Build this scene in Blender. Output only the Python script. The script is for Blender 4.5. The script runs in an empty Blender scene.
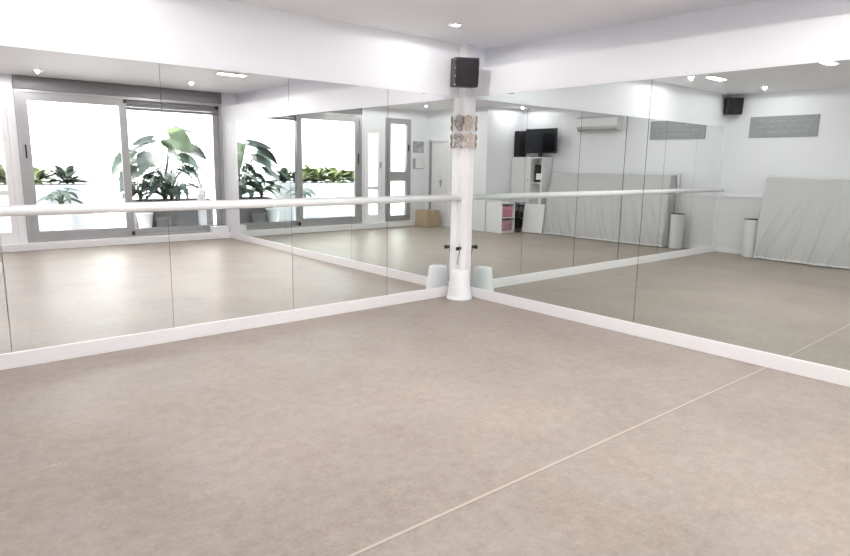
import bpy, bmesh, math, random
from math import sin, cos, pi, radians, sqrt
from mathutils import Vector, Matrix, noise as mnoise
random.seed(7)
S = bpy.context.scene
COL = S.collection

# ---------------------------------------------------------------- materials
def mat(name, col, rough=.5, metal=0., spec=.5, noise=None, bump=None, emit=None, rnoise=None):
    """procedural principled material; noise=(scale, amount) varies the colour, bump=(scale, strength)"""
    m = bpy.data.materials.new(name); m.use_nodes = True
    nt = m.node_tree; b = nt.nodes['Principled BSDF']
    b.inputs['Base Color'].default_value = (*col, 1)
    b.inputs['Roughness'].default_value = rough
    b.inputs['Metallic'].default_value = metal
    b.inputs['Specular IOR Level'].default_value = spec
    tc = nt.nodes.new('ShaderNodeTexCoord')
    if noise:
        n = nt.nodes.new('ShaderNodeTexNoise'); n.inputs['Scale'].default_value = noise[0]; n.inputs['Detail'].default_value = 5
        nt.links.new(tc.outputs['Object'], n.inputs['Vector'])
        r = nt.nodes.new('ShaderNodeMapRange')
        r.inputs['To Min'].default_value = 1 - noise[1]; r.inputs['To Max'].default_value = 1 + noise[1]
        nt.links.new(n.outputs['Fac'], r.inputs['Value'])
        v = nt.nodes.new('ShaderNodeVectorMath'); v.operation = 'SCALE'; v.inputs[0].default_value = col
        nt.links.new(r.outputs['Result'], v.inputs['Scale'])
        nt.links.new(v.outputs['Vector'], b.inputs['Base Color'])
    if bump:
        n = nt.nodes.new('ShaderNodeTexNoise'); n.inputs['Scale'].default_value = bump[0]; n.inputs['Detail'].default_value = 4
        nt.links.new(tc.outputs['Object'], n.inputs['Vector'])
        bp = nt.nodes.new('ShaderNodeBump'); bp.inputs['Strength'].default_value = bump[1]; bp.inputs['Distance'].default_value = .01
        nt.links.new(n.outputs['Fac'], bp.inputs['Height']); nt.links.new(bp.outputs['Normal'], b.inputs['Normal'])
    if emit:
        b.inputs['Emission Color'].default_value = (*emit[0], 1); b.inputs['Emission Strength'].default_value = emit[1]
    return m

M = {}
M['wall'] = mat('wall_paint', (.85, .85, .882), .55, noise=(3, .012), bump=(60, .04))
M['ceil'] = mat('ceiling_paint', (.885, .875, .905), .6, noise=(2, .012))
M['white'] = mat('white_lacquer', (.86, .85, .86), .35, noise=(6, .012))
M['whitewood'] = mat('white_painted_wood', (.84, .82, .83), .4, noise=(8, .02), bump=(30, .05))
M['plastic'] = mat('white_plastic', (.85, .86, .88), .4, noise=(10, .01))
M['acgrey'] = mat('shaded_white_casing', (.62, .63, .63), .5, noise=(10, .01))  # grey stands in for shading on the white unit's sides and underside
M['bplastic'] = mat('black_plastic', (.016, .014, .018), .5, noise=(20, .1))
M['bmesh_grille'] = mat('black_grille', (.012, .010, .013), .8, bump=(400, .5))
M['bmetal'] = mat('black_metal', (.02, .02, .02), .35, .3, noise=(20, .1))
M['screen'] = mat('dark_screen', (.006, .007, .01), .12, noise=(3, .05))
M['alu'] = mat('grey_aluminium', (.40, .395, .40), .4, .35, noise=(12, .03))
M['shutter'] = mat('grey_shutter_box', (.20, .195, .205), .5, .1, noise=(8, .03))
M['chrome'] = mat('chrome', (.75, .75, .76), .2, 1., noise=(8, .02))
M['cloth'] = mat('grey_cloth', (.60, .59, .59), .9, spec=.15, noise=(25, .03), bump=(250, .15))
M['hem'] = mat('pale_hem', (.80, .79, .78), .9, noise=(25, .02))
M['card'] = mat('brown_cardboard', (.46, .35, .23), .85, noise=(6, .06), bump=(50, .1))
M['tape'] = mat('packing_tape', (.55, .44, .30), .35, noise=(6, .03))
M['pink'] = mat('pink_fabric', (.72, .30, .42), .85, noise=(20, .15))
M['mauve'] = mat('mauve_fabric', (.55, .32, .42), .85, noise=(20, .15))
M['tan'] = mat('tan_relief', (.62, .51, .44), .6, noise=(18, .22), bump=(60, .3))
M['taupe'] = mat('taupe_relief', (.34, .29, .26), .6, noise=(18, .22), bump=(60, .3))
M['banner'] = mat('grey_banner', (.335, .345, .36), .7, noise=(5, .05))
M['script'] = mat('pale_script', (.55, .56, .57), .7, noise=(5, .03))
M['paper'] = mat('white_paper', (.85, .85, .84), .8, noise=(6, .02))
M['photo'] = mat('grey_photo', (.42, .42, .43), .5, noise=(9, .9))
M['leafdk'] = mat('dark_leaf', (.034, .068, .046), .4, noise=(7, .35))
M['leafmid'] = mat('mid_leaf', (.045, .085, .05), .4, noise=(7, .3))
M['fernlt'] = mat('fern_green', (.19, .215, .10), .5, noise=(7, .3))
M['leaflt'] = mat('light_leaf', (.07, .105, .035), .45, noise=(7, .25))
M['leafpale'] = mat('pale_leaf', (.07, .09, .07), .5, noise=(7, .2))
M['stem'] = mat('green_stem', (.06, .085, .05), .5, noise=(9, .2))
M['greybloom'] = mat('grey_plume', (.45, .42, .42), .9, noise=(20, .2))
M['concrete'] = mat('grey_concrete', (.20, .19, .19), .85, noise=(5, .08), bump=(40, .2))
M['soil'] = mat('soil', (.08, .06, .045), .95, noise=(20, .3))
M['patio'] = mat('patio_tile', (.66, .64, .62), .7, noise=(4, .05))
M['render'] = mat('white_render', (.76, .76, .76), .8, noise=(4, .02), bump=(30, .1))
M['wood'] = mat('brown_slats', (.33, .27, .23), .7, noise=(10, .1))
M['edge'] = mat('dark_glass_edge', (.05, .07, .065), .3, noise=(10, .1))
M['lampglow'] = mat('lamp_glow', (1, 1, 1), .5, emit=((1, .97, .93), 3))

M['mirror'] = mat('silvered_mirror', (.925, .93, .928), 0.0, 1.0)
M['mirror_tinted'] = mat('older_tinted_mirror', (.755, .80, .778), 0.0, 1.0)

def glass_mat():
    m = bpy.data.materials.new('window_glass'); m.use_nodes = True; nt = m.node_tree; nt.nodes.clear()
    o = nt.nodes.new('ShaderNodeOutputMaterial'); mix = nt.nodes.new('ShaderNodeMixShader')
    t = nt.nodes.new('ShaderNodeBsdfTransparent'); t.inputs['Color'].default_value = (.96, .98, .97, 1)
    g = nt.nodes.new('ShaderNodeBsdfGlossy'); g.inputs['Roughness'].default_value = .01
    f = nt.nodes.new('ShaderNodeFresnel'); f.inputs['IOR'].default_value = 1.35
    nt.links.new(f.outputs[0], mix.inputs[0]); nt.links.new(t.outputs[0], mix.inputs[1]); nt.links.new(g.outputs[0], mix.inputs[2])
    nt.links.new(mix.outputs[0], o.inputs['Surface'])
    return m
M['glass'] = glass_mat()

def floor_mat():
    m = bpy.data.materials.new('vinyl_floor'); m.use_nodes = True; nt = m.node_tree; L = nt.links.new
    N = nt.nodes.new; b = nt.nodes['Principled BSDF']
    tc = N('ShaderNodeTexCoord')
    def noise(scale, detail=4, rough=.6, vec=None):
        n = N('ShaderNodeTexNoise'); n.inputs['Scale'].default_value = scale; n.inputs['Detail'].default_value = detail
        n.inputs['Roughness'].default_value = rough; L(vec or tc.outputs['Object'], n.inputs['Vector']); return n
    def math_(op, a, b_=None, c=None):
        n = N('ShaderNodeMath'); n.operation = op
        for i, x in enumerate((a, b_, c)):
            if x is None: continue
            if isinstance(x, (int, float)): n.inputs[i].default_value = x
            else: L(x, n.inputs[i])
        return n.outputs[0]
    big = noise(1.1, 5, .6); mid = noise(13, 6, .7); fine = noise(48, 4, .7); bluish = noise(2.6, 3)
    s = math_('ADD', math_('MULTIPLY', big.outputs['Fac'], .36), math_('ADD', math_('MULTIPLY', mid.outputs['Fac'], .42), math_('MULTIPLY', fine.outputs['Fac'], .32)))
    ramp = N('ShaderNodeValToRGB'); L(s, ramp.inputs['Fac'])
    ramp.color_ramp.elements[0].position = .36; ramp.color_ramp.elements[0].color = (.238, .194, .165, 1)
    ramp.color_ramp.elements[1].position = .70; ramp.color_ramp.elements[1].color = (.416, .353, .306, 1)
    mx = N('ShaderNodeMix'); mx.data_type = 'RGBA'
    r2 = N('ShaderNodeMapRange'); r2.inputs['From Min'].default_value = .45; r2.inputs['From Max'].default_value = .75; r2.inputs['To Max'].default_value = .35
    L(bluish.outputs['Fac'], r2.inputs['Value']); L(r2.outputs[0], mx.inputs['Factor'])
    L(ramp.outputs['Color'], mx.inputs['A']); mx.inputs['B'].default_value = (.365, .335, .325, 1)
    # welded vinyl seams along X: a clear one at y=-3.44, faint worn ones every 1.53 m
    sep = N('ShaderNodeSeparateXYZ'); L(tc.outputs['Object'], sep.inputs[0]); y = math_('MULTIPLY_ADD', sep.outputs['X'], .016, math_('ADD', sep.outputs['Y'], .022))
    d1 = math_('ABSOLUTE', math_('ADD', y, 3.44))
    seam1 = math_('LESS_THAN', d1, .0075)
    d2 = math_('PINGPONG', math_('ADD', y, 3.44), .765)
    worn = noise(2.3, 3)
    seam2 = math_('MULTIPLY', math_('LESS_THAN', d2, .006), math_('MULTIPLY', math_('GREATER_THAN', worn.outputs['Fac'], .60), .30))
    seam = math_('MAXIMUM', math_('MULTIPLY', seam1, .55), seam2)
    edge = math_('MULTIPLY', math_('LESS_THAN', math_('ABSOLUTE', math_('ADD', y, 3.452)), .004), .35)
    mx2 = N('ShaderNodeMix'); mx2.data_type = 'RGBA'; L(seam, mx2.inputs['Factor']); L(mx.outputs['Result'], mx2.inputs['A']); mx2.inputs['B'].default_value = (.62, .54, .47, 1)
    mx3 = N('ShaderNodeMix'); mx3.data_type = 'RGBA'; L(edge, mx3.inputs['Factor']); L(mx2.outputs['Result'], mx3.inputs['A']); mx3.inputs['B'].default_value = (.16, .13, .11, 1)
    L(mx3.outputs['Result'], b.inputs['Base Color'])
    rr = N('ShaderNodeMapRange'); rr.inputs['To Min'].default_value = .33; rr.inputs['To Max'].default_value = .47; L(mid.outputs['Fac'], rr.inputs['Value'])
    L(rr.outputs[0], b.inputs['Roughness']); b.inputs['Specular IOR Level'].default_value = .27
    bp = N('ShaderNodeBump'); bp.inputs['Strength'].default_value = .12; bp.inputs['Distance'].default_value = .004
    L(fine.outputs['Fac'], bp.inputs['Height']); L(bp.outputs['Normal'], b.inputs['Normal'])
    return m
M['floor'] = floor_mat()

def dado_mat():
    """far wall: smooth paint above, white painted brick below 1.02 m"""
    m = bpy.data.materials.new('painted_brick'); m.use_nodes = True; nt = m.node_tree; L = nt.links.new; N = nt.nodes.new
    b = nt.nodes['Principled BSDF']; b.inputs['Roughness'].default_value = .55
    tc = N('ShaderNodeTexCoord'); sep = N('ShaderNodeSeparateXYZ'); L(tc.outputs['Object'], sep.inputs[0])
    cb = N('ShaderNodeCombineXYZ'); L(sep.outputs['Y'], cb.inputs['X']); L(sep.outputs['Z'], cb.inputs['Y'])
    br = N('ShaderNodeTexBrick'); L(cb.outputs[0], br.inputs['Vector'])
    br.inputs['Scale'].default_value = 1; br.inputs['Brick Width'].default_value = .26; br.inputs['Row Height'].default_value = .075
    br.inputs['Mortar Size'].default_value = .006
    br.inputs['Color1'].default_value = (.79, .785, .79, 1); br.inputs['Color2'].default_value = (.775, .77, .775, 1); br.inputs['Mortar'].default_value = (.735, .735, .74, 1)
    L(br.outputs['Color'], b.inputs['Base Color'])
    bp = N('ShaderNodeBump'); bp.inputs['Strength'].default_value = .2; bp.inputs['Distance'].default_value = .006; bp.invert = True
    L(br.outputs['Fac'], bp.inputs['Height']); L(bp.outputs['Normal'], b.inputs['Normal'])
    return m
M['brick'] = dado_mat()

# ---------------------------------------------------------------- mesh helpers
def BM(): return bmesh.new()
def add_box(bm, x0, x1, y0, y1, z0, z1, mi=0, mtx=None):
    vs = [bm.verts.new(p) for p in [(x0,y0,z0),(x1,y0,z0),(x1,y1,z0),(x0,y1,z0),(x0,y0,z1),(x1,y0,z1),(x1,y1,z1),(x0,y1,z1)]]
    if mtx is not None:
        for v in vs: v.co = mtx @ v.co
    for f in [(0,3,2,1),(4,5,6,7),(0,1,5,4),(1,2,6,5),(2,3,7,6),(3,0,4,7)]:
        fc = bm.faces.new([vs[i] for i in f]); fc.material_index = mi
    return vs
def bevel(bm, w, seg=2):
    bmesh.ops.bevel(bm, geom=list(bm.edges), offset=w, segments=seg, affect='EDGES', profile=.5, clamp_overlap=True)
def add_lathe(bm, cx, cy, prof, n=32, cap=True):
    """profile: list of (radius, z)"""
    rings = []
    for r, z in prof:
        rings.append([bm.verts.new((cx + r*cos(2*pi*k/n), cy + r*sin(2*pi*k/n), z)) for k in range(n)])
    for a, b in zip(rings[:-1], rings[1:]):
        for k in range(n):
            f = bm.faces.new([a[k], a[(k+1) % n], b[(k+1) % n], b[k]]); f.smooth = True
    if cap:
        bm.faces.new(list(reversed(rings[0]))); bm.faces.new(rings[-1])
def add_tube(bm, pts, r, n=10, taper=None):
    pts = [Vector(p) for p in pts]; rings = []
    up = Vector((0, 0, 1))
    for i, p in enumerate(pts):
        t = (pts[min(i+1, len(pts)-1)] - pts[max(i-1, 0)]).normalized()
        a = t.cross(up)
        if a.length < 1e-3: a = t.cross(Vector((1, 0, 0)))
        a.normalize(); b = t.cross(a).normalized()
        rr = r if taper is None else r * (1 + (taper - 1) * i / (len(pts)-1))
        rings.append([bm.verts.new(p + a*rr*cos(2*pi*k/n) + b*rr*sin(2*pi*k/n)) for k in range(n)])
    for A, B in zip(rings[:-1], rings[1:]):
        for k in range(n):
            f = bm.faces.new([A[k], A[(k+1) % n], B[(k+1) % n], B[k]]); f.smooth = True
    bm.faces.new(list(reversed(rings[0]))); bm.faces.new(rings[-1])
def obj(name, bm, mats, parent=None, loc=None, rot=None):
    bmesh.ops.recalc_face_normals(bm, faces=list(bm.faces))
    me = bpy.data.meshes.new(name); bm.to_mesh(me); bm.free()
    for m in (mats if isinstance(mats, (list, tuple)) else [mats]): me.materials.append(m)
    o = bpy.data.objects.new(name, me); COL.objects.link(o)
    if parent: o.parent = parent
    if loc: o.location = loc
    if rot: o.rotation_euler = rot
    return o
def box(name, x0, x1, y0, y1, z0, z1, m, parent=None, bv=.0, label=None):
    bm = BM(); add_box(bm, min(x0,x1), max(x0,x1), min(y0,y1), max(y0,y1), min(z0,z1), max(z0,z1))
    if bv: bevel(bm, bv)
    o = obj(name, bm, m, parent)
    if label: o['label'] = label
    return o
def thing(name, label, cat, loc=(0,0,0), rotz=0, group=None):
    o = bpy.data.objects.new(name, None); COL.objects.link(o); o.empty_display_size = .1
    o.location = loc; o.rotation_euler = (0, 0, rotz)
    return tag(o, label, cat, group)
def tag(o, label, cat, group=None):
    o['label'] = label; o['category'] = cat
    if group: o['group'] = group
    return o
def struct(o, label, cat):
    o['kind'] = 'structure'; return tag(o, label, cat)
def dup(root, loc, label, rotz=None):
    r = root.copy(); COL.objects.link(r); r.location = loc; r['label'] = label
    if rotz is not None: r.rotation_euler = (0, 0, rotz)
    for ch in list(root.children):
        c = ch.copy(); COL.objects.link(c); c.parent = r
        for g in list(ch.children):
            d = g.copy(); COL.objects.link(d); d.parent = c
    return r

# ---------------------------------------------------------------- dimensions (metres; corner of the two mirror walls at the origin)
H = 2.81            # ceiling
ZB, ZT = .115, 2.247  # mirror bottom / top
XL = -6.60          # far wall (opposite the right mirrors)
XJ = -5.40          # entrance block face
YJ = -4.83          # entrance block end
YD = -6.95          # window wall
YM = -6.28          # end of right mirrors
PF = .19           # where the mirrors start beside it
PS = .10            # corner pillar size

# ---------------------------------------------------------------- shell
bm = BM(); add_box(bm, -6.8, .2, -7.15, .2, -.12, 0)
struct(obj('floor', bm, M['floor']), 'taupe sheet vinyl studio floor with pale welded seams', 'floor')
bm = BM(); add_box(bm, -6.8, .7, -7.15, .2, H, H+.15)
struct(obj('ceiling', bm, M['ceil']), 'plain white painted ceiling with recessed lights', 'ceiling')
bm = BM(); add_box(bm, -6.8, .7, 0, .2, 0, H)
struct(obj('wall_left', bm, M['wall']), 'white wall above and behind the left mirror run', 'wall')
# right wall: flat up to 2.55 m, then set back to the ceiling above a ledge
bm = BM()
prof = [(.0, 0), (.0, 2.55), (.30, 2.55), (.30, H), (.7, H), (.7, 0)]
a = [bm.verts.new((x, 0, z)) for x, z in prof]; b = [bm.verts.new((x, -7.15, z)) for x, z in prof]
for i in range(len(prof)):
    j = (i+1) % len(prof); bm.faces.new([a[i], a[j], b[j], b[i]])
bm.faces.new(a); bm.faces.new(list(reversed(b)))
struct(obj('wall_right', bm, M['wall']), 'white wall with a recessed band above the right mirror run', 'wall')
bm = BM(); add_box(bm, XL-.2, XL, YJ, 0, 1.02, H); add_box(bm, XL-.2, XL+.012, YJ, 0, 0, 1.02, 1); add_box(bm, XL, XL+.03, YJ, 0, 1.02, 1.045, 0)
struct(obj('wall_far', bm, [M['wall'], M['brick']]), 'white wall with painted brick dado facing the right mirrors', 'wall')
DY0, DY1 = -6.80, -6.03   # door opening in the entrance block
bm = BM()
add_box(bm, XL-.2, XJ, YJ-.12, YJ, 0, H)                   # end of the block
add_box(bm, XJ-.12, XJ, DY1, YJ-.12, 0, H); add_box(bm, XJ-.12, XJ, YD-.2, DY0, 0, H); add_box(bm, XJ-.12, XJ, DY0, DY1, 2.12, H)
struct(obj('wall_entrance', bm, M['wall']), 'white wall block holding the white door beside the pictures', 'wall')
# window wall with openings
WX0, WX1 = -3.42, -.03; GX0, GX1 = -4.04, -3.50; NX0, NX1 = -4.88, -4.12
bm = BM()
y0, y1 = YD-.2, YD
add_box(bm, WX1, .7, y0, y1, 0, H); add_box(bm, WX0, WX1, y0, y1, 0, .10)
add_box(bm, GX1, WX0, y0, y1, 0, H); add_box(bm, GX0, GX1, y0, y1, 2.33, H); add_box(bm, GX0, GX1, y0, y1, 0, .10)
add_box(bm, NX1, GX0, y0, y1, 0, H); add_box(bm, NX0, NX1, y0, y1, 2.58, H); add_box(bm, NX0, NX1, y0, y1, 0, .13)
add_box(bm, XJ, NX0, y0, y1, 0, H)
struct(obj('wall_back', bm, M['wall']), 'white wall pierced by the big sliding window and narrow window', 'wall')
# step under the windows
bm = BM(); add_box(bm, XJ, 0, YD, -6.74, 0, .115); bevel(bm, .006)
struct(obj('trim_1', bm, M['white']), 'low white step running under the windows', 'step')
# white boxed kerbs under the mirrors
bm = BM(); add_box(bm, XL, -PS, -.032, 0, 0, ZB); bevel(bm, .004)
struct(obj('baseboard_left', bm, M['whitewood']), 'white boxed kerb under the left mirror run', 'baseboard')
bm = BM(); add_box(bm, -.032, 0, YM, -PS, 0, ZB); bevel(bm, .004)
struct(obj('baseboard_right', bm, M['whitewood']), 'white boxed kerb under the right mirror run', 'baseboard')
bm = BM(); add_box(bm, XL+.012, XL+.03, YJ, -.033, 0, .085)
struct(obj('baseboard_far', bm, M['white']), 'white skirting below the painted brick dado', 'baseboard')
bm = BM(); add_box(bm, -.015, 0, -6.74, YM-.002, 0, .085)
struct(obj('baseboard_back', bm, M['white']), 'short white skirting between right mirrors and window step', 'baseboard')

# corner pillar with its flared white foot, and boxed ends
bm = BM(); add_box(bm, -PS, 0, -PS, 0, 0, H)
bmesh.ops.bevel(bm, geom=[e for e in bm.edges if all(abs(v.co.x+PS) < 1e-5 and abs(v.co.y+PS) < 1e-5 for v in e.verts)], offset=.008, segments=3, affect='EDGES')
pil = struct(obj('pillar', bm, M['white']), 'slim white square pillar in the corner between the mirrors', 'pillar')
t = thing('plastic_tub', 'upturned tapered white tub standing at the foot of the corner pillar', 'tub', (-.206, -.206, 0))
bm = BM(); add_lathe(bm, 0, 0, [(.146, .0), (.146, .018), (.141, .022), (.133, .08), (.113, .23), (.104, .317), (.098, .325)], 44); obj('body', bm, M['plastic'], t)
bm = BM(); add_lathe(bm, 0, 0, [(.085, .324), (.085, .331), (.078, .331), (.078, .326)], 36, cap=False); obj('base_ring', bm, M['plastic'], t)

for (x0, x1, yy0, yy1) in ((-PF+.001, -PS, -.018, 0), (-.018, 0, -PF+.001, -PS)):
    bm = BM(); add_box(bm, x0, x1, yy0, yy1, ZB, ZT); obj('side_board', bm, M['white'], pil)
# ---------------------------------------------------------------- mirrors
def mirror(x0, x1, face, label, group, tilt=0.0):
    """face 'A': on the left wall, spanning x0..x1; 'B': on the right wall, spanning y0..y1"""
    bm = BM(); g = .0025; t0, t1 = .010, .018; w = (x1-x0)
    add_box(bm, -w/2+g, w/2-g, -t1, -t0, ZB, ZT, 1)
    bm.faces.ensure_lookup_table()
    for fc in bm.faces:
        fc.normal_update()
        if abs(fc.calc_center_median().y + t1) < 1e-5: fc.material_index = 0
    o = obj('mirror_panel', bm, [M['mirror'] if face == 'A' else M['mirror_tinted'], M['edge']])
    if face == 'A': o.location = ((x0+x1)/2, 0, 0); o.rotation_euler = (0, 0, radians(tilt))
    else: o.location = (0, (x0+x1)/2, 0); o.rotation_euler = (0, 0, radians(-90 + tilt))
    return tag(o, label, 'mirror', group)
TA = [0, 0, -.32, -.24, 0, 0]; TB = [0, 0, 0]
ea = [-PF, -1.10, -2.22, -3.34, -4.49, -5.52, -6.45]
la = ['mirror panel on left wall right beside the corner pillar', 'second mirror panel left of the corner pillar on left wall',
      'third mirror panel left of the corner pillar, reflecting the big potted plant', 'fourth mirror panel left of the pillar, reflecting the left window pane',
      'left wall mirror panel cut off by the left edge of the photo', 'last left wall mirror panel, seen reflected beside the wall banner']
for i in range(6): mirror(ea[i+1], ea[i], 'A', la[i], 'mirror panels on the left wall', TA[i])
eb = [-PF, -2.30, -4.40, YM]
lb = ['wide mirror panel on right wall beside the corner pillar, reflecting the television', 'wide right wall mirror panel reflecting the draped grey cover and banner',
      'end mirror panel of right wall nearest the big window']
for i in range(3): mirror(eb[i+1], eb[i], 'B', lb[i], 'mirror panels on the right wall', TB[i])

# ---------------------------------------------------------------- barre on the left wall
t = thing('ballet_barre', 'long white ballet barre running along the left mirrors', 'barre', (0, 0, 0))
bm = BM(); add_tube(bm, [(-PS-.02, -.085, 1.135), (-3.2, -.085, 1.135), (-6.50, -.085, 1.135)], .034, 20); obj('rail', bm, M['white'], t)
for x in (-.5, -2.22, -4.49, -6.2):
    bm = BM(); add_tube(bm, [(x, -.022, 1.135), (x, -.06, 1.135)], .014, 12); add_lathe(bm, 0, 0, [(.03, 0), (.03, .006)], 16)
    for v in list(bm.verts)[-32:]: v.co = Vector((x + v.co.x, -.022 - v.co.z, 1.135 + v.co.y))
    obj('bracket', bm, M['white'], t)

# ---------------------------------------------------------------- loudspeakers in the corners
def speaker(label, loc, rotz, arm, tilt=8):
    t = thing('loudspeaker', label, 'speaker', loc, rotz, 'black wall loudspeakers')
    R = Matrix.Rotation(radians(tilt), 4, 'X')
    bm = BM(); add_box(bm, -.13, .13, -.10, .11, -.145, .145, 0, R); bevel(bm, .008); obj('cabinet', bm, M['bplastic'], t)
    bm = BM(); add_box(bm, -.118, .118, -.112, -.1, -.133, .133, 0, R); bevel(bm, .004, 1); g = obj('grille', bm, M['bmesh_grille'], t)
    for sx in (-1, 1):
        for zz in (-.125, -.04, .04, .125):
            bm = BM(); add_lathe(bm, 0, 0, [(.005, 0), (.005, .004)], 8)
            for v in list(bm.verts)[-16:]: v.co = R @ Vector((sx*.124 + v.co.x, -.100 - v.co.z, zz + v.co.y))
            obj('screw', bm, M['chrome'], t)
    bm = BM(); Li = Matrix.Rotation(-rotz, 3, 'Z') @ Vector((*arm, 0)); add_tube(bm, [(0, .10, 0), Li*.5 + Vector((0, .03, 0)), Li], .018, 10); obj('wall_bracket', bm, M['bmetal'], t)
    return t
speaker('black loudspeaker high on the corner pillar above the mirrors', (-.325, -.325, 2.455), radians(-45 + 14), (.232, .232), 4)
speaker('black loudspeaker under the ceiling, reflected beside the grey banner', (-6.45, -.155, 2.60), radians(45+4), (-.152, .04), 4)

# carved scroll ornaments set across the angles between pillar and side boards
def scroll(label, c0, c1, z, m, kind=0, flip=1):
    bm = BM(); a = Vector((*c0, z)); b = Vector((*c1, z)); o = (a+b)/2; U = (b-a).normalized(); Z = Vector((0, 0, 1)); N = Vector((-1, -1, 0)).normalized()
    def P(u, v, d=.006): return o + U*u*flip*.82 + Z*v + N*d
    def spiral(cu, cv, r0, turns, a0, dirn=1, d=.008):
        return [P(cu + r0*(1-.8*k/26)*cos(a0 + dirn*turns*2*pi*k/26), cv + r0*(1-.8*k/26)*sin(a0 + dirn*turns*2*pi*k/26), d+.012*k/26) for k in range(27)]
    if kind == 0:
        add_tube(bm, spiral(.0, .035, .055, 1.6, -pi/2), .0085, 8); add_tube(bm, spiral(.012, -.05, .036, 1.4, pi/2, -1), .008, 8)
        add_tube(bm, [P(-.055, .03), P(-.05, -.02), P(-.02, -.06), P(.03, -.088)], .009, 8, .6)
        add_tube(bm, [P(.058, .075), P(.062, .02), P(.05, -.03), P(.052, -.085)], .008, 8, .6)
    else:
        add_tube(bm, spiral(-.034, .036, .036, 1.5, 0), .0085, 8); add_tube(bm, spiral(.034, .03, .038, 1.5, pi, -1), .0085, 8)
        add_tube(bm, spiral(-.02, -.045, .036, 1.4, pi/2), .008, 8)
        add_tube(bm, [P(-.066, -.088), P(-.03, -.03), P(.03, -.01), P(.066, .0)], .010, 8, .7)
        add_tube(bm, [P(.058, -.088), P(.04, -.05), P(.015, -.088)], .009, 8, .7)
    for fc in bm.faces: fc.smooth = True
    return tag(obj('scroll_ornament', bm, m), label, 'ornament', 'carved scroll ornaments on the corner pillar')
LA, LB_, RA, RB_ = (-PF+.005, -.026), (-PS-.008, -.108), (-.108, -PS-.008), (-.026, -PF+.005)
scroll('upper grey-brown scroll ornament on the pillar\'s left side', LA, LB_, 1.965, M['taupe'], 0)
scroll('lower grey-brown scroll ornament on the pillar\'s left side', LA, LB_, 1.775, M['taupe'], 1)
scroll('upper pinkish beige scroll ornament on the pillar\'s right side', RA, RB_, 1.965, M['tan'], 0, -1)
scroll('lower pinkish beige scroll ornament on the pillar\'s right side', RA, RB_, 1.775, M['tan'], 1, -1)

# cable clamps on the pillar with the dangling cord
def clamp(label, loc, d, cord=False, r=.022):
    t = thing('cable_clamp', label, 'clamp', loc)
    d = Vector(d).normalized()
    bm = BM(); add_tube(bm, [d*0, d*.05], r*.6, 12); add_tube(bm, [d*.05, d*.085], r, 12); obj('knob', bm, M['bplastic'], t)
    bm = BM(); add_tube(bm, [d*.03 + Vector((0, 0, .005)), d*.03 + Vector((0, 0, .06))], .006, 8); obj('pin', bm, M['chrome'], t)
    if cord:
        bm = BM(); side = Vector((-d.y, d.x, 0))
        add_tube(bm, [d*.02, d*.025 + Vector((0, 0, -.04)), d*.02 - side*.02 + Vector((0, 0, -.1)), d*.012 - side*.035 + Vector((0, 0, -.195))], .004, 6); obj('cord', bm, M['bmetal'], t)
clamp('black cable clamp with dangling cord low on the corner pillar', (-PS+.004, -PS+.004, .56), (-1, -.35, 0), True)

# ---------------------------------------------------------------- ceiling lights
def downlight(label, x, y, power=1.25, proto=[None]):
    loc = (x, y, H)
    if proto[0] is None:
        t = thing('ceiling_downlight', label, 'light', loc, 0, 'recessed round ceiling downlights')
        bm = BM(); add_lathe(bm, 0, 0, [(.042, -.002), (.058, -.008), (.068, -.006), (.07, .0)], 28, cap=False); obj('trim_ring', bm, M['chrome'], t)
        bm = BM(); add_lathe(bm, 0, 0, [(.043, -.006), (.03, -.010), (.0005, -.012)], 24, cap=False); obj('lamp', bm, M['lampglow'], t)
        proto[0] = t
    else: t = dup(proto[0], loc, label)
    l = bpy.data.lights.new('downlight_bulb', 'SPOT'); l.energy = power*1.6; l.spot_size = radians(178); l.spot_blend = .12; l.shadow_soft_size = .02; l.color = (1, .985, .98)
    lo = bpy.data.objects.new('downlight_bulb', l); COL.objects.link(lo); lo.parent = t; lo.location = (0, 0, -.02)
    return t
downlight('round downlight in the ceiling just before the corner loudspeaker', -.79, -.67, 2.2)
downlight('round downlight reflected left of the oblong panel in right mirrors', -3.94, -.62, .8)
downlight('round downlight reflected in right mirrors above the grey banner', -5.79, -.91, .45)
downlight('round downlight reflected in left mirrors above the left window pane', -3.2, -6.06)
downlight('round downlight reflected in left mirrors above the big potted plant', -1.03, -5.71)
downlight('round downlight washing the wall beside the television', -6.0, -4.35, .6)
downlight('round downlight in the ceiling before the narrow grey window', -4.35, -5.75, 3)
def panel_light(label, x, y, rot=0, power=2.9, proto=[None]):
    if proto[0] is None:
        t = thing('ceiling_panel_light', label, 'light', (x, y, H), rot, 'oblong ceiling panel lights')
        bm = BM(); add_box(bm, -.22, .22, -.07, .07, -.022, 0); bevel(bm, .004, 1); obj('frame', bm, M['white'], t)
        bm = BM(); add_box(bm, -.205, .205, -.055, .055, -.026, -.02); obj('diffuser', bm, M['lampglow'], t)
        proto[0] = t
    else: t = dup(proto[0], (x, y, H), label, rot)
    l = bpy.data.lights.new('panel_tube', 'AREA'); l.shape = 'RECTANGLE'; l.size = .4; l.size_y = .10; l.energy = power*1.3; l.color = (1, .99, .985)
    lo = bpy.data.objects.new('panel_tube', l); COL.objects.link(lo); lo.parent = t; lo.location = (0, 0, -.03)
panel_light('oblong ceiling panel light reflected in right mirrors left of loudspeaker', -4.22, -.86, 0, .45)
panel_light('oblong ceiling panel light reflected at the top edge of right mirrors', -3.72, -2.42, 0, 1.6)
panel_light('oblong ceiling panel light reflected left of the white post between windows', -.98, -4.15, 0, 2.4)
panel_light('added unseen oblong ceiling panel light over the middle of the floor', -2.2, -2.4, 0, 6.5)  # added fixture, out of view, to brighten the room towards the mirrored corner

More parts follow.
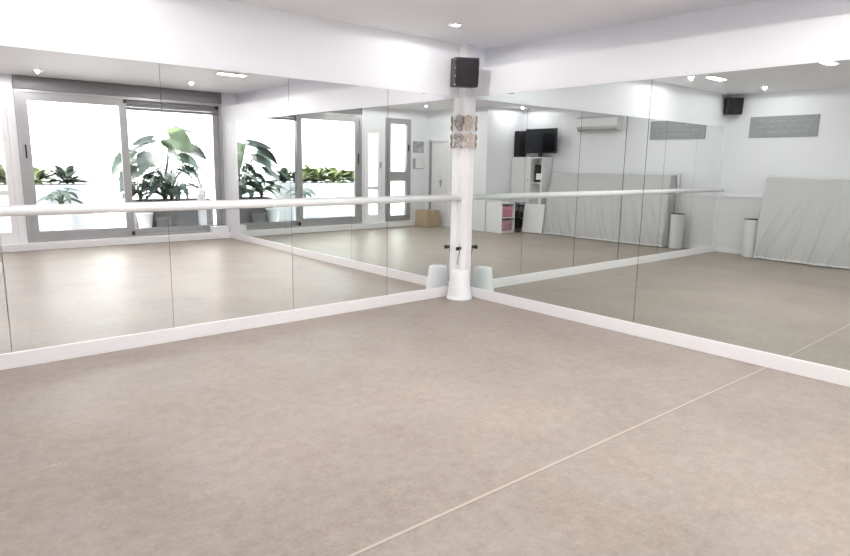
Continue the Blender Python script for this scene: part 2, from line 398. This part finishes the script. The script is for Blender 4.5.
# ---------------------------------------------------------------- big sliding window
def frame_bars(bm, x0, x1, z0, z1, w, y0, y1, bottom=None, top=None):
    b = bottom or w; tp = top or w
    add_box(bm, x0, x0+w, y0, y1, z0, z1); add_box(bm, x1-w, x1, y0, y1, z0, z1)
    add_box(bm, x0+w, x1-w, y0, y1, z0, z0+b); add_box(bm, x0+w, x1-w, y0, y1, z1-tp, z1)
w1 = struct(thing('window_1', 'wide grey aluminium sliding window onto the planted courtyard', 'window', (0, 0, 0)), 'wide grey aluminium sliding window onto the planted courtyard', 'window')
box('shutter_box', WX0, WX1, YD-.12, YD+.05, 2.60, 2.805, M['shutter'], w1, .004)
bm = BM(); frame_bars(bm, WX0, WX1, .10, 2.60, .05, YD-.14, YD+.03, bottom=.05, top=.05); obj('window_frame', bm, M['alu'], w1)
XM = -1.79
def sash(x0, x1, y0, y1, bottom, w, tp):
    bm = BM(); frame_bars(bm, x0, x1, .14, 2.56, w, y0, y1, bottom=bottom, top=tp)
    s = obj('sash', bm, M['alu'], w1)
    bm = BM(); add_box(bm, x0+w, x1-w, (y0+y1)/2-.003, (y0+y1)/2+.003, .14+bottom, 2.56-tp); obj('pane', bm, M['glass'], s)
    return s
s1 = sash(WX0+.05, XM+.05, YD-.04, YD+.01, .15, .125, .13)
s2 = sash(XM-.05, WX1-.05, YD-.11, YD-.06, .11, .095, .08)
bm = BM(); add_box(bm, WX0+.085, WX0+.105, YD+.01, YD+.035, 1.50, 1.72); bevel(bm, .004, 1); h = obj('handle', bm, M['bplastic'], s1)
# half lowered slat roll over the right pane
bm = BM()
for k in range(3): add_box(bm, XM+.05, WX1-.05, YD-.055, YD-.043, 2.38+.055*k, 2.432+.055*k)
obj('blind', bm, M['shutter'], w1)
for x in (XM+.0, WX1-.12):
    box('stopper', x, x+.05, YD+.012, YD+.045, .145, .215, M['bplastic'], w1, .006)
    box('latch_block', x, x+.05, YD+.012, YD+.03, 2.49, 2.55, M['bplastic'], w1, .004)
# narrow two-light window
w2 = struct(thing('window_2', 'x', 'window'), 'narrow grey framed window split by a mid rail beside the pictures', 'window')
bm = BM(); frame_bars(bm, NX0, NX1, .13, 2.58, .06, YD-.12, YD+.03); add_box(bm, NX0+.06, NX1-.06, YD-.12, YD+.03, 1.17, 1.25); obj('window_frame', bm, M['alu'], w2)
for z0, z1 in ((.19, 1.17), (1.25, 2.52)):
    bm = BM(); frame_bars(bm, NX0+.06, NX1-.06, z0, z1, .075, YD-.05, YD+.045); s = obj('sash', bm, M['alu'], w2)
    bm = BM(); add_box(bm, NX0+.135, NX1-.135, YD-.006, YD, z0+.075, z1-.075); obj('pane', bm, M['glass'], s)
    if z0 > 1:
        bm = BM(); add_box(bm, NX0+.08, NX0+.105, YD+.045, YD+.08, 1.82, 1.97); bevel(bm, .004, 1); obj('handle', bm, M['bplastic'], s)
# white glazed door between the windows
d1 = struct(thing('door_1', 'x', 'door'), 'slim white glazed door between the two windows', 'door')
bm = BM(); frame_bars(bm, GX0, GX1, .10, 2.33, .04, YD-.12, YD+.02); obj('door_frame', bm, M['white'], d1)
bm = BM(); frame_bars(bm, GX0+.04, GX1-.04, .14, 2.29, .09, YD-.05, YD+.0, bottom=.16); add_box(bm, GX0+.13, GX1-.13, YD-.05, YD, .90, .98); l = obj('door_leaf', bm, M['white'], d1)
bm = BM(); add_box(bm, GX0+.13, GX1-.13, YD-.028, YD-.022, .3, 2.2); obj('pane', bm, M['glass'], l)
bm = BM(); add_box(bm, GX0+.065, GX0+.09, YD, YD+.04, 1.40, 1.55); bevel(bm, .004, 1); obj('handle', bm, M['alu'], l)
# entrance door
d2 = struct(thing('door_2', 'x', 'door'), 'plain white entrance door with dark jamb beside the cardboard box', 'door')
bm = BM(); add_box(bm, XJ-.12, XJ+.025, DY0+.05, DY1-.05, 2.07, 2.12); add_box(bm, XJ-.12, XJ+.025, DY1-.05, DY1, 0, 2.12)
obj('door_frame', bm, M['white'], d2); box('hinge_jamb', XJ-.12, XJ+.025, DY0, DY0+.05, 0, 2.12, M['alu'], d2)
bm = BM(); add_box(bm, XJ-.06, XJ-.02, DY0+.05, DY1-.05, .005, 2.07)
for z0, z1 in ((.2, .95), (1.1, 1.95)): add_box(bm, XJ-.02, XJ-.012, DY0+.16, DY1-.16, z0, z1)
l = obj('door_leaf', bm, M['white'], d2)
bm = BM(); add_box(bm, XJ-.02, XJ-.012, -6.42, -6.38, .98, 1.16); add_tube(bm, [(XJ-.012, -6.40, 1.1), (XJ+.035, -6.40, 1.1), (XJ+.035, -6.30, 1.1)], .01, 8); obj('handle', bm, M['alu'], l)

# ---------------------------------------------------------------- pictures by the narrow window
t = thing('wall_picture', 'grey photo print pinned on the wall, upper of the two', 'picture', (-5.14, YD, 1.93), 0)
box('backing', -.17, .17, 0, .012, -.14, .14, M['alu'], t); box('print', -.155, .155, .012, .016, -.125, .125, M['photo'], t)
t = thing('wall_picture', 'white sheet on grey board pinned below the photo print', 'picture', (-5.14, YD, 1.52), 0)
box('backing', -.17, .17, 0, .012, -.13, .13, M['alu'], t); box('print', -.165, .09, .012, .016, -.11, .125, M['paper'], t)

# ---------------------------------------------------------------- cardboard boxes by the door
def carton(label, loc, rotz, sx, sy, sz):
    t = thing('cardboard_box', label, 'box', loc, rotz)
    bm = BM(); add_box(bm, -sx/2, sx/2, -sy/2, sy/2, 0, sz); bevel(bm, .004, 1); obj('body', bm, M['card'], t)
    bm = BM()
    for s in (-1, 1):
        add_box(bm, -sx/2+.002, sx/2-.002, s*.002 if s > 0 else -sy/2+.002, sy/2-.002 if s > 0 else -.002, sz, sz+.004)
    obj('flap', bm, M['card'], t)
    bm = BM(); add_box(bm, -.03, .03, -sy/2-.002, sy/2+.002, sz+.004, sz+.006); add_box(bm, -.03, .03, sy/2, sy/2+.002, sz-.10, sz+.006); add_box(bm, -.03, .03, -sy/2-.002, -sy/2, sz-.10, sz+.006); obj('packing_tape', bm, M['tape'], t)
carton('brown cardboard box on the floor between the pictures and entrance door', (-5.06, -6.47, 0), radians(3), .43, .42, .40)

# small white box on the window step
t = thing('white_box', 'small white lidded box on the step by right window edge', 'box', (-.20, -6.84, .115), radians(3))
box('body', -.165, .165, -.075, .075, 0, .10, M['plastic'], t, .008); box('lid', -.17, .17, -.08, .08, .10, .125, M['plastic'], t, .006)

# ---------------------------------------------------------------- far wall furniture (seen in the mirrors)
# grey cover draped over stacked things
rr_ = random.Random(5)
RIDGES = [(.10 + .125*k + rr_.uniform(-.04, .04), rr_.uniform(.18, .48), rr_.uniform(.016, .034), rr_.uniform(.018, .042)) for k in range(23)]
def drape(label):
    nu, nv = 420, 40
    yA, yB = -.88, -3.70; xb, xf = XL+.05, -6.33; zt = 1.37
    def path(u, grow):
        # walk: back end A -> front A -> front B -> back B
        a, b = yA + grow*.12, yB - grow*.6; f = xf + grow
        L1 = f - xb; L2 = a - b; T = L1*2 + L2; d = u*T
        if d < L1: return Vector((xb + d, a, 0)), Vector((0, 1, 0))
        if d < L1 + L2: return Vector((f, a - (d-L1), 0)), Vector((1, 0, 0))
        return Vector((f - (d-L1-L2), b, 0)), Vector((0, -1, 0))
    bm = BM(); rows = []
    for j in range(nv+1):
        v = j/nv; row = []
        for i in range(nu+1):
            u = i/nu
            p, n = path(u, -.02 + .25*v**1.15 - .10*v**3)
            U = u*14
            amp = .085*min(1, .25 + v*1.3)
            fold = amp*(.5*mnoise.noise(Vector((U*1.1 + v*1.6, v*.5, 3))) + .35*sin(U*2.1 + v*2.3 + 2*mnoise.noise(Vector((U*.4, v, 9)))) * max(0, mnoise.noise(Vector((U*.35, 0, 5))) + .35))
            fd = u*(2*(xf-xb) + (yA-yB)) - (xf-xb)      # metres along the front
            for (q0, sl, wd, am) in RIDGES:
                e = (fd - q0 - sl*(1-v))/wd
                fold += am*math.exp(-e*e)*max(0, min(1, 1.15*v - .12))
            fold += .02*max(0, mnoise.noise(Vector((U*2.2 + v*3.1, v*.8, 1))))*v
            p = p + n*fold
            top = zt + .012*mnoise.noise(Vector((U*.4, 0, 0)))
            z = top*(1-v) + (.012 + .012*abs(mnoise.noise(Vector((U*.8, 2, 0)))))*v
            p.z = z; p.x = max(p.x, xb)
            row.append(bm.verts.new(p))
        rows.append(row)
    for j in range(nv):
        for i in range(nu):
            f = bm.faces.new([rows[j][i], rows[j][i+1], rows[j+1][i+1], rows[j+1][i]]); f.smooth = True
            f.material_index = 1 if j >= nv-1 else 0
    c = bm.verts.new((sum(v.co.x for v in rows[0])/len(rows[0]), (yA+yB)/2, zt+.01))
    # top: strip between front edge and wall
    back = [bm.verts.new((xb, v.co.y, v.co.z)) for v in rows[0]]
    bm.verts.remove(c)
    for i in range(nu):
        if (rows[0][i].co - back[i].co).length < 1e-4 and (rows[0][i+1].co - back[i+1].co).length < 1e-4: continue
        try:
            f = bm.faces.new([back[i], back[i+1], rows[0][i+1], rows[0][i]]); f.smooth = True
        except ValueError: pass
    bmesh.ops.remove_doubles(bm, verts=list(bm.verts), dist=.0005)
    return tag(obj('dust_cover', bm, [M['cloth'], M['hem']]), label, 'cover')
drape('long grey cloth cover draped over stored equipment along the far wall')
t = tag(box('timber_post', -6.568, -6.545, -.845, -.805, 0, 1.42, M['white'], None, .003), 'thin white post standing at the end of the grey cover', 'post')

# bin
bm = BM(); n = 40
t = thing('waste_bin', 'tall light grey cylindrical bin between wall corner and grey cover', 'bin', (-6.40, -.70, 0))
add_lathe(bm, 0, 0, [(.118, .0), (.122, .01), (.132, .64), (.136, .65), (.130, .652), (.124, .64), (.112, .02)], n); obj('body', bm, M['plastic'], t)
bm = BM(); add_lathe(bm, 0, 0, [(.126, .650), (.133, .651), (.133, .659), (.08, .664), (.001, .666)], n, cap=False); obj('lid', bm, M['bplastic'], t)['label'] = 'black rim lid'

# banner with three lines of script
t = thing('wall_banner', 'grey banner with three lines of pale writing on far wall', 'banner', (XL, -.95, 2.235))
box('panel', 0, .022, -.54, .54, -.175, .175, M['banner'], t, .003)
def scribble(seed, y0, y1, z, h):
    rnd = random.Random(seed); bm = BM(); y = y0; cur = []
    while y < y1:
        wlen = rnd.uniform(.07, .19); k = 0; pts = []
        while k < wlen and y + k < y1:
            pts.append(Vector((.0235, y + k, z + h*(.5*sin(k*150 + seed) + rnd.uniform(-.35, .35))))); k += .012
        if len(pts) > 2: add_tube(bm, pts, .006, 5)
        y += wlen + .035
    return bm
for i, (z, a, b) in enumerate(((.085, -.47, .48), (-.005, -.44, .48), (-.095, -.42, .33))):
    obj('script_line', scribble(11+i, a, b, z, .026), M['script'], t)

# air conditioner
t = thing('air_conditioner', 'white split air conditioner high above the grey cover', 'air conditioner', (XL, -2.62, 2.40))
bm = BM(); pr = [(0, -.15), (0, .15), (.17, .15), (.20, .11), (.205, -.06), (.16, -.14), (.12, -.15)]
a = [bm.verts.new((x, -.53, z)) for x, z in pr]; b = [bm.verts.new((x, .53, z)) for x, z in pr]
for i in range(len(pr)): j = (i+1) % len(pr); bm.faces.new([a[i], a[j], b[j], b[i]])
bm.faces.new(list(reversed(a))); bm.faces.new(b); bevel(bm, .006); obj('body', bm, M['acgrey'], t)
box('front_panel', .2, .214, -.51, .51, -.05, .115, M['plastic'], t, .004)
bm = BM(); add_box(bm, -.05, .05, -.49, .49, -.004, .004, 0, Matrix.Translation((.175, 0, -.112)) @ Matrix.Rotation(radians(35), 4, 'Y')); obj('louvre', bm, M['alu'], t)

# tall white shelving unit with the television on top
t = thing('shelving_unit', 'tall white shelving unit under the television', 'shelf', (0, 0, 0))
ux0, ux1, uy0, uy1, uh = XL+.03, -6.24, -4.80, -3.90, 1.71
bm = BM()
add_box(bm, ux0, ux1, uy0, uy0+.025, 0, uh); add_box(bm, ux0, ux1, uy1-.025, uy1, 0, uh); add_box(bm, ux0, ux1, -4.26, -4.235, 0, uh-.025)
add_box(bm, ux0, ux1, uy0+.025, uy1-.025, uh-.025, uh); add_box(bm, ux0, ux0+.012, uy0+.025, uy1-.025, 0, uh-.025)
obj('carcass', bm, M['white'], t)
for z in (.02, .62, 1.12):
    box('shelf_board', ux0+.012, ux1-.01, uy0+.025, -4.26, z, z+.025, M['white'], t); box('shelf_board', ux0+.012, ux1-.01, -4.235, uy1-.025, z, z+.025, M['white'], t)
bm = BM(); add_box(bm, ux1, ux1+.018, uy0+.003, -4.237, .66, uh-.003); bevel(bm, .003, 1); d = obj('door', bm, M['white'], t)
bm = BM(); add_lathe(bm, 0, 0, [(.01, 0), (.014, .02)], 12)
for v in bm.verts: v.co = Vector((ux1+.018+v.co.z, -4.29+v.co.x, 1.2+v.co.y))
obj('knob', bm, M['alu'], d)
t = thing('storage_case', 'dark case on the open upper shelf of the tall unit', 'case', (-6.42, -4.07, 1.145))
box('body', -.1, .1, -.11, .11, 0, .40, M['bplastic'], t, .01); box('label_panel', .1, .104, -.06, .09, .06, .2, M['paper'], t)
t = thing('television', 'black flat television on top of the tall white unit', 'television', (-6.40, -4.11, uh), radians(0))
bm = BM(); add_box(bm, -.03, .02, -.44, .44, .09, .64); bevel(bm, .006); obj('casing', bm, M['bplastic'], t)
box('screen', .02, .023, -.42, .42, .115, .625, M['screen'], t)
bm = BM(); add_box(bm, -.10, .10, -.2, .2, 0, .015); add_box(bm, -.02, .015, -.05, .05, .015, .1); obj('stand', bm, M['bplastic'], t)
t = thing('stereo_speaker', 'black upright stereo speaker left of the television', 'speaker', (-6.40, -4.72, uh))
box('cabinet', -.12, .10, -.085, .085, 0, .60, M['bplastic'], t, .006); box('grille', .10, .112, -.082, .082, .02, .58, M['bmesh_grille'], t)

# low white cubby with pink things
t = thing('cubby_unit', 'low white cubby unit with two open compartments', 'cabinet', (0, 0, 0))
cx0, cx1, cy0, cy1, ch = -5.86, -5.41, -4.80, -4.32, .68
bm = BM(); w = .025
add_box(bm, cx0, cx0+w, cy0, cy1, 0, ch); add_box(bm, cx1-w, cx1, cy0, cy1, 0, ch); add_box(bm, cx0+w, cx1-w, cy0, cy1, ch-w, ch); add_box(bm, cx0+w, cx1-w, cy0, cy1, 0, w+.02); add_box(bm, cx0+w, cx1-w, cy0, cy0+.01, w+.02, ch-w)
obj('carcass', bm, M['white'], t); box('shelf_board', cx0+w, cx1-w, cy0+.01, cy1, .335, .36, M['white'], t)
def pile(label, z, m, name):
    t = thing(name, label, 'fabric box', (-5.635, -4.50, z)); 
    bm = BM(); add_box(bm, -.17, .17, -.2, .13, 0, .24)
    bmesh.ops.subdivide_edges(bm, edges=list(bm.edges), cuts=4, use_grid_fill=True)
    for v in bm.verts:
        if v.co.z > .01: v.co += Vector((mnoise.noise(v.co*9), mnoise.noise(v.co*9+Vector((5,0,0))), mnoise.noise(v.co*7+Vector((0,9,0)))))*.018
    for f in bm.faces: f.smooth = True
    obj('body', bm, m, t)
    bm = BM(); add_tube(bm, [(-.05, .15, .1), (-.05, .165, .14), (.05, .165, .14), (.05, .15, .1)], .008, 8); obj('handle', bm, m, t)
pile('bright pink fabric box in the upper cubby compartment', .36, M['pink'], 'fabric_box')
pile('mauve fabric box in the lower cubby compartment', .045, M['mauve'], 'fabric_box')
# black wire trolley
t = thing('wire_trolley', 'black wire trolley between the cubby and the white board', 'trolley', (-6.03, -4.42, 0))
for sx in (-1, 1):
    for sy in (-1, 1):
        bm = BM(); add_tube(bm, [(sx*.12, sy*.14, .02), (sx*.12, sy*.14, .68)], .011, 8); obj('leg', bm, M['bmetal'], t)
for z in (.08, .34, .6):
    bm = BM(); add_box(bm, -.12, .12, -.14, .14, z, z+.012); 
    for k in range(5): add_tube(bm, [(-.12, -.14+.07*k, z+.02), (.12, -.14+.07*k, z+.02)], .004, 6)
    obj('shelf', bm, M['bmetal'], t)
tag(box('storage_crate', -6.13, -5.93, -4.53, -4.31, .101, .31, M['bplastic'], None, .01), 'black crate on the trolley\'s lowest shelf', 'crate')
tag(box('mixer_deck', -6.12, -5.94, -4.54, -4.30, .361, .47, M['bplastic'], None, .008), 'black audio deck on the trolley\'s middle shelf', 'audio deck')
# white board leaning against the shelving unit
bm = BM(); add_box(bm, 0, .04, -.27, .27, 0, .66); bevel(bm, .01)
o = obj('leaning_board', bm, M['white']); o.location = (-6.08, -3.98, .004); o.rotation_euler = (0, radians(-9), radians(6)); tag(o, 'white board leaning low against the tall white unit', 'board')

# ---------------------------------------------------------------- courtyard
bm = BM(); add_box(bm, -8, 3, -11.2, -7.15, -.1, .09)
struct(obj('patio_floor', bm, M['patio']), 'pale tiled courtyard floor outside the window', 'patio')
bm = BM(); add_box(bm, -8, 3, -10.2, -10.0, .09, 3.4)
struct(obj('wall_courtyard', bm, M['render']), 'sunlit white courtyard wall behind the plants', 'wall')
bm = BM(); add_box(bm, -4.9, -2.0, -9.2, -8.75, .09, 1.0); bevel(bm, .01, 1)
pl = struct(obj('planter_ledge', bm, M['render']), 'white raised planter ledge along the courtyard', 'planter')
bm = BM(); add_box(bm, -4.85, -2.05, -9.15, -8.8, .98, 1.01); obj('soil', bm, M['soil'], pl)
t = thing('planter_trough', 'grey concrete trough holding the large leafy plants', 'planter', (-.75, -8.05, .09))
bm = BM(); add_box(bm, -.72, .80, -.28, .28, 0, .62); bevel(bm, .012, 1); obj('body', bm, M['concrete'], t)
box('soil', -.68, .76, -.24, .24, .615, .63, M['soil'], t)

def leaf(bm, base, direction, length, width, droop=.35, lobes=0, notch=.0, roll=0., fold=.18, back=.25):
    """heart-shaped blade: base point, outward direction, drooping towards the tip"""
    d = Vector(direction).normalized(); side = d.cross(Vector((0, 0, 1)))
    if side.length < 1e-3: side = Vector((1, 0, 0))
    side.normalize(); nrm = side.cross(d).normalized()
    side = (Matrix.Rotation(roll, 3, d) @ side); nrm = (Matrix.Rotation(roll, 3, d) @ nrm)
    nu, nv = 16, 6; grid = []
    for i in range(nu+1):
        u = i/nu; s = -back*(1-u) + u
        prof = (sin(pi*min(1, (u*.94+.06)**.72)))**.8
        row = []
        for j in range(-nv, nv+1):
            q = j/nv; wv = width*.5*prof
            if lobes and abs(q) > .45: wv *= 1 - notch*(.5+.5*cos(u*lobes*2*pi))*((abs(q)-.45)/.55)
            sx = s
            if u < .3: sx = s + (.3-u)*(1-abs(q))*.75   # heart notch at the stalk
            ang = sx*droop
            p = Vector(base) + d*(length*sx*cos(ang*.8)) - Vector((0, 0, 1))*(length*max(0, sx)**2*droop*.6) + side*(q*wv) + nrm*(fold*abs(q)*wv - .02*width*sin(9*sx)*abs(q))
            row.append(bm.verts.new(p))
        grid.append(row)
    for i in range(nu):
        for j in range(2*nv):
            f = bm.faces.new([grid[i][j], grid[i][j+1], grid[i+1][j+1], grid[i+1][j]]); f.smooth = True
def curve(p0, p1, lift, n=10):
    p0, p1 = Vector(p0), Vector(p1)
    return [p0.lerp(p1, k/n) + Vector((0, 0, lift*sin(pi*k/n))) - (p1-p0).cross(Vector((0,0,0)))*0 for k in range(n+1)]
def big_plant(name, label, base, leaves, group=None):
    """leaves: (dx, dy, dz, length, width, droop, lobes, notch, material, roll)"""
    t = thing(name, label, 'plant', base, 0, group)
    by = {}; sb = BM()
    for (dx, dy, dz, ln, wd, dr, lo, no, mk, roll) in leaves:
        if mk not in by: by[mk] = BM()
        tip = Vector((dx, dy, dz))
        pts = [Vector((dx*.05, dy*.05, 0)).lerp(tip, k/8) + Vector((-dx*.22*sin(pi*k/8), -dy*.22*sin(pi*k/8), .05*sin(pi*k/8))) for k in range(9)]
        add_tube(sb, pts, .016, 6, .55)
        dirn = Vector((dx, dy, 0)); 
        if dirn.length < .05: dirn = Vector((random.uniform(-1,1), random.uniform(-1,1), 0))
        dirn.normalize()
        leaf(by[mk], tip, dirn + Vector((0, 0, -.25 + random.uniform(-.1, .25))), ln, wd, dr, lo, no, roll)
    obj('stems', sb, M['stem'], t)
    for mk, b_ in by.items(): obj('foliage', b_, M[mk], t)
    return t
T0 = (-.82, -8.05, .725)
big_plant('elephant_ear_plant', 'tall elephant ear plant with huge light leaves in the trough', T0, [
    (.12, .10, 1.22, .52, .56, .5, 0, 0, 'leaflt', -.9), (.06, .15, .98, .52, .52, .7, 0, 0, 'leaflt', .8), (.42, .0, 1.02, .52, .48, .5, 7, .25, 'leafpale', .5),
    (-.42, .10, 1.02, .50, .42, .6, 0, 0, 'leafpale', -.3), (-.55, -.05, .82, .56, .52, .9, 7, .2, 'leafmid', .7), (-.25, .2, .85, .52, .48, .8, 0, 0, 'leafpale', .3),
    (-.55, .15, .56, .5, .50, .9, 6, .2, 'leafpale', .4), (.30, .15, .82, .46, .46, .9, 0, 0, 'leafmid', -.4), (.30, -.05, 1.42, .50, .20, -.35, 0, 0, 'leafpale', .2), (-.22, .1, 1.18, .5, .18, .1, 0, 0, 'leafpale', 1.0)])
random.seed(3)
lv = []
for k in range(26):
    a = random.uniform(0, 2*pi); r = random.uniform(.12, .5); 
    lv.append((r*cos(a)*1.1, r*sin(a)*.6 + .05, random.uniform(.15, .72), random.uniform(.32, .46), random.uniform(.26, .36), random.uniform(.5, 1.1), 6, .75, random.choice(['leafdk', 'leafdk', 'leafmid']), random.uniform(-.6, .6)))
big_plant('split_leaf_plant', 'dark split-leaf plant crowding the middle of the trough', (-.72, -8.0, .725), lv)
lv = []
for k in range(16):
    a = random.uniform(0, 2*pi); r = random.uniform(.08, .32)
    lv.append((r*cos(a), r*sin(a)*.7, random.uniform(.1, .5), random.uniform(.26, .4), random.uniform(.16, .24), random.uniform(.3, .9), 0, 0, random.choice(['leafdk', 'leafdk', 'leafmid']), random.uniform(-.5, .5)))
big_plant('peace_lily', 'low dark glossy plant at the left end of the trough', (-1.30, -8.0, .725), lv)
# ferns in the white ledge
def fern(label, base, n, L, mk, seed):
    rnd = random.Random(seed); t = thing('fern', label, 'plant', base, 0, 'ferns along the white planter ledge')
    bm = BM(); sb = BM()
    n = int(n*1.7)
    for k in range(n):
        a = 2*pi*k/n*5 + rnd.uniform(-.3, .3); el = rnd.uniform(.3, 1.2); l = L*rnd.uniform(.5, 1.1)
        pts = [Vector((cos(a)*cos(el)*l*i/24*1.25, sin(a)*cos(el)*l*i/24*.45, l*(i/24*sin(el)*1.1 - .38*(i/24)**2))) for i in range(25)]
        add_tube(sb, pts, .004, 4, .4)
        for i in range(3, 25):
            tdir = (pts[i]-pts[i-1]).normalized(); sd = tdir.cross(Vector((0, 0, 1)))
            sd = sd.normalized() if sd.length > 1e-3 else Vector((1, 0, 0))
            w = l*.19*(sin(pi*(i-2)/24)**.6)
            for s_ in (-1, 1):
                b0 = pts[i]; tip = b0 + sd*s_*w + tdir*w*.4 - Vector((0, 0, w*.2)); h = tdir*.012
                bm.faces.new([bm.verts.new(b0-h), bm.verts.new((b0+tip)/2-h*1.1+Vector((0, 0, .003))), bm.verts.new(tip), bm.verts.new((b0+tip)/2+h*1.1+Vector((0, 0, .003))), bm.verts.new(b0+h)])
    obj('stems', sb, M['stem'], t); obj('foliage', bm, M[mk], t)
fern('yellow green fern at the left end of the white ledge', (-3.95, -8.98, 1.015), 42, .62, 'fernlt', 1)
fern('arching fern on the white ledge, left window pane\'s left side', (-3.42, -8.98, 1.015), 40, .64, 'fernlt', 2)
fern('grey green fern near the middle of the white ledge', (-2.95, -8.98, 1.015), 38, .56, 'fernlt', 3)
fern('pale fern at the right end of the white ledge', (-2.4, -8.98, 1.015), 34, .54, 'leafpale', 4)
fern('fern on the ledge beyond the slim white door', (-4.5, -8.98, 1.015), 34, .56, 'fernlt', 5)
# pots on the patio
def pot(name, label, loc, r0, r1, h, m, group=None):
    t = thing(name, label, 'pot', loc, 0, group)
    bm = BM(); add_lathe(bm, 0, 0, [(r0, 0), (r0*1.02, .01), (r1, h-.03), (r1*1.06, h-.028), (r1*1.06, h), (r1*.9, h), (r1*.86, h-.05)], 28); obj('body', bm, m, t)
    bm = BM(); add_lathe(bm, 0, 0, [(r1*.86, h-.055), (r1*.86, h-.045)], 20); obj('soil', bm, M['soil'], t)
    return t
pot('plant_pot', 'tapered white pot standing before the left end of the trough', (-1.36, -7.60, .09), .10, .15, .40, M['plastic'])
pot('plant_pot', 'pale grey pot standing before the middle of the trough', (-1.02, -7.58, .09), .13, .15, .30, M['concrete'])
lv = []
for k in range(9):
    a = 2*pi*k/9; lv.append((.16*cos(a), .16*sin(a), random.uniform(.15, .42), .34, .13, random.uniform(.2, .7), 0, 0, 'leafdk' if k % 2 else 'leafmid', random.uniform(-.4, .4)))
big_plant('pointed_leaf_plant', 'dark plant with pointed leaves before the white ledge', (-2.62, -8.45, .55), lv)
pot('plant_pot', 'white pot under the pointed leaf plant before the ledge', (-2.62, -8.45, .09), .13, .17, .46, M['plastic'])
# pedestal with tiny grey plant
t = thing('white_pedestal', 'slender white pedestal at the right edge of the window', 'pedestal', (-.28, -7.52, .09))
bm = BM(); add_box(bm, -.085, .085, -.085, .085, 0, .03); add_box(bm, -.065, .065, -.065, .065, .03, .72); add_box(bm, -.085, .085, -.085, .085, .72, .75); obj('body', bm, M['render'], t)
t = thing('plume_plant', 'small feathery grey plant on the slender pedestal', 'plant', (-.28, -7.52, .84))
bm = BM(); add_lathe(bm, 0, 0, [(.045, 0), (.06, .11), (.05, .115)], 20); obj('pot', bm, M['plastic'], t)
bm = BM()
for k in range(22):
    a = random.uniform(0, 6.28); r = random.uniform(.03, .11); add_tube(bm, [(0, 0, .10), (r*.5*cos(a), r*.5*sin(a), .22), (r*cos(a), r*sin(a), random.uniform(.28, .42))], .007, 5, .3)
obj('foliage', bm, M['greybloom'], t)

# ---------------------------------------------------------------- daylight
w = bpy.data.worlds.new('sky'); S.world = w; w.use_nodes = True
nt = w.node_tree; bg = nt.nodes['Background']
sky = nt.nodes.new('ShaderNodeTexSky'); sky.sky_type = 'NISHITA'; sky.sun_disc = False; sky.sun_elevation = radians(52); sky.sun_rotation = radians(200); sky.air_density = 1; sky.dust_density = 4
mixn = nt.nodes.new('ShaderNodeMix'); mixn.data_type = 'RGBA'; mixn.inputs['Factor'].default_value = .75
nt.links.new(sky.outputs[0], mixn.inputs['A']); mixn.inputs['B'].default_value = (1.0, .99, .985, 1)
nt.links.new(mixn.outputs['Result'], bg.inputs['Color']); bg.inputs['Strength'].default_value = .66
sun = bpy.data.lights.new('sun', 'SUN'); sun.energy = 5.4; sun.angle = radians(3); sun.color = (1, .97, .93)
so = bpy.data.objects.new('sun', sun); COL.objects.link(so); so.rotation_euler = (radians(-42), radians(14), 0); so.location = (-2, -9, 8)

# ---------------------------------------------------------------- camera
cam = bpy.data.cameras.new('camera'); co = bpy.data.objects.new('camera', cam); COL.objects.link(co)
f, pitch, yaw, roll = 621.965, .1801, .8606, .0163
cam.sensor_width = 36; cam.lens = f*36/850; cam.clip_start = .05
fw = Vector((cos(yaw)*cos(pitch), sin(yaw)*cos(pitch), -sin(pitch))); rt = Vector((sin(yaw), -cos(yaw), 0)); up = rt.cross(fw)
r2 = rt*cos(roll) + up*sin(roll); u2 = -rt*sin(roll) + up*cos(roll)
co.matrix_world = Matrix(((r2.x, u2.x, -fw.x, -5.0504), (r2.y, u2.y, -fw.y, -5.2344), (r2.z, u2.z, -fw.z, 1.5), (0, 0, 0, 1)))
S.camera = co
S.view_settings.view_transform = 'Standard'; S.view_settings.look = 'None'; S.view_settings.gamma = 1; S.view_settings.use_curve_mapping = False
S.view_settings.exposure = 2.36
S.cycles.max_bounces = 14; S.cycles.diffuse_bounces = 6; S.cycles.glossy_bounces = 10; S.cycles.transparent_max_bounces = 24; S.cycles.transmission_bounces = 8
S.cycles.use_denoising = True; S.cycles.sample_clamp_indirect = 12
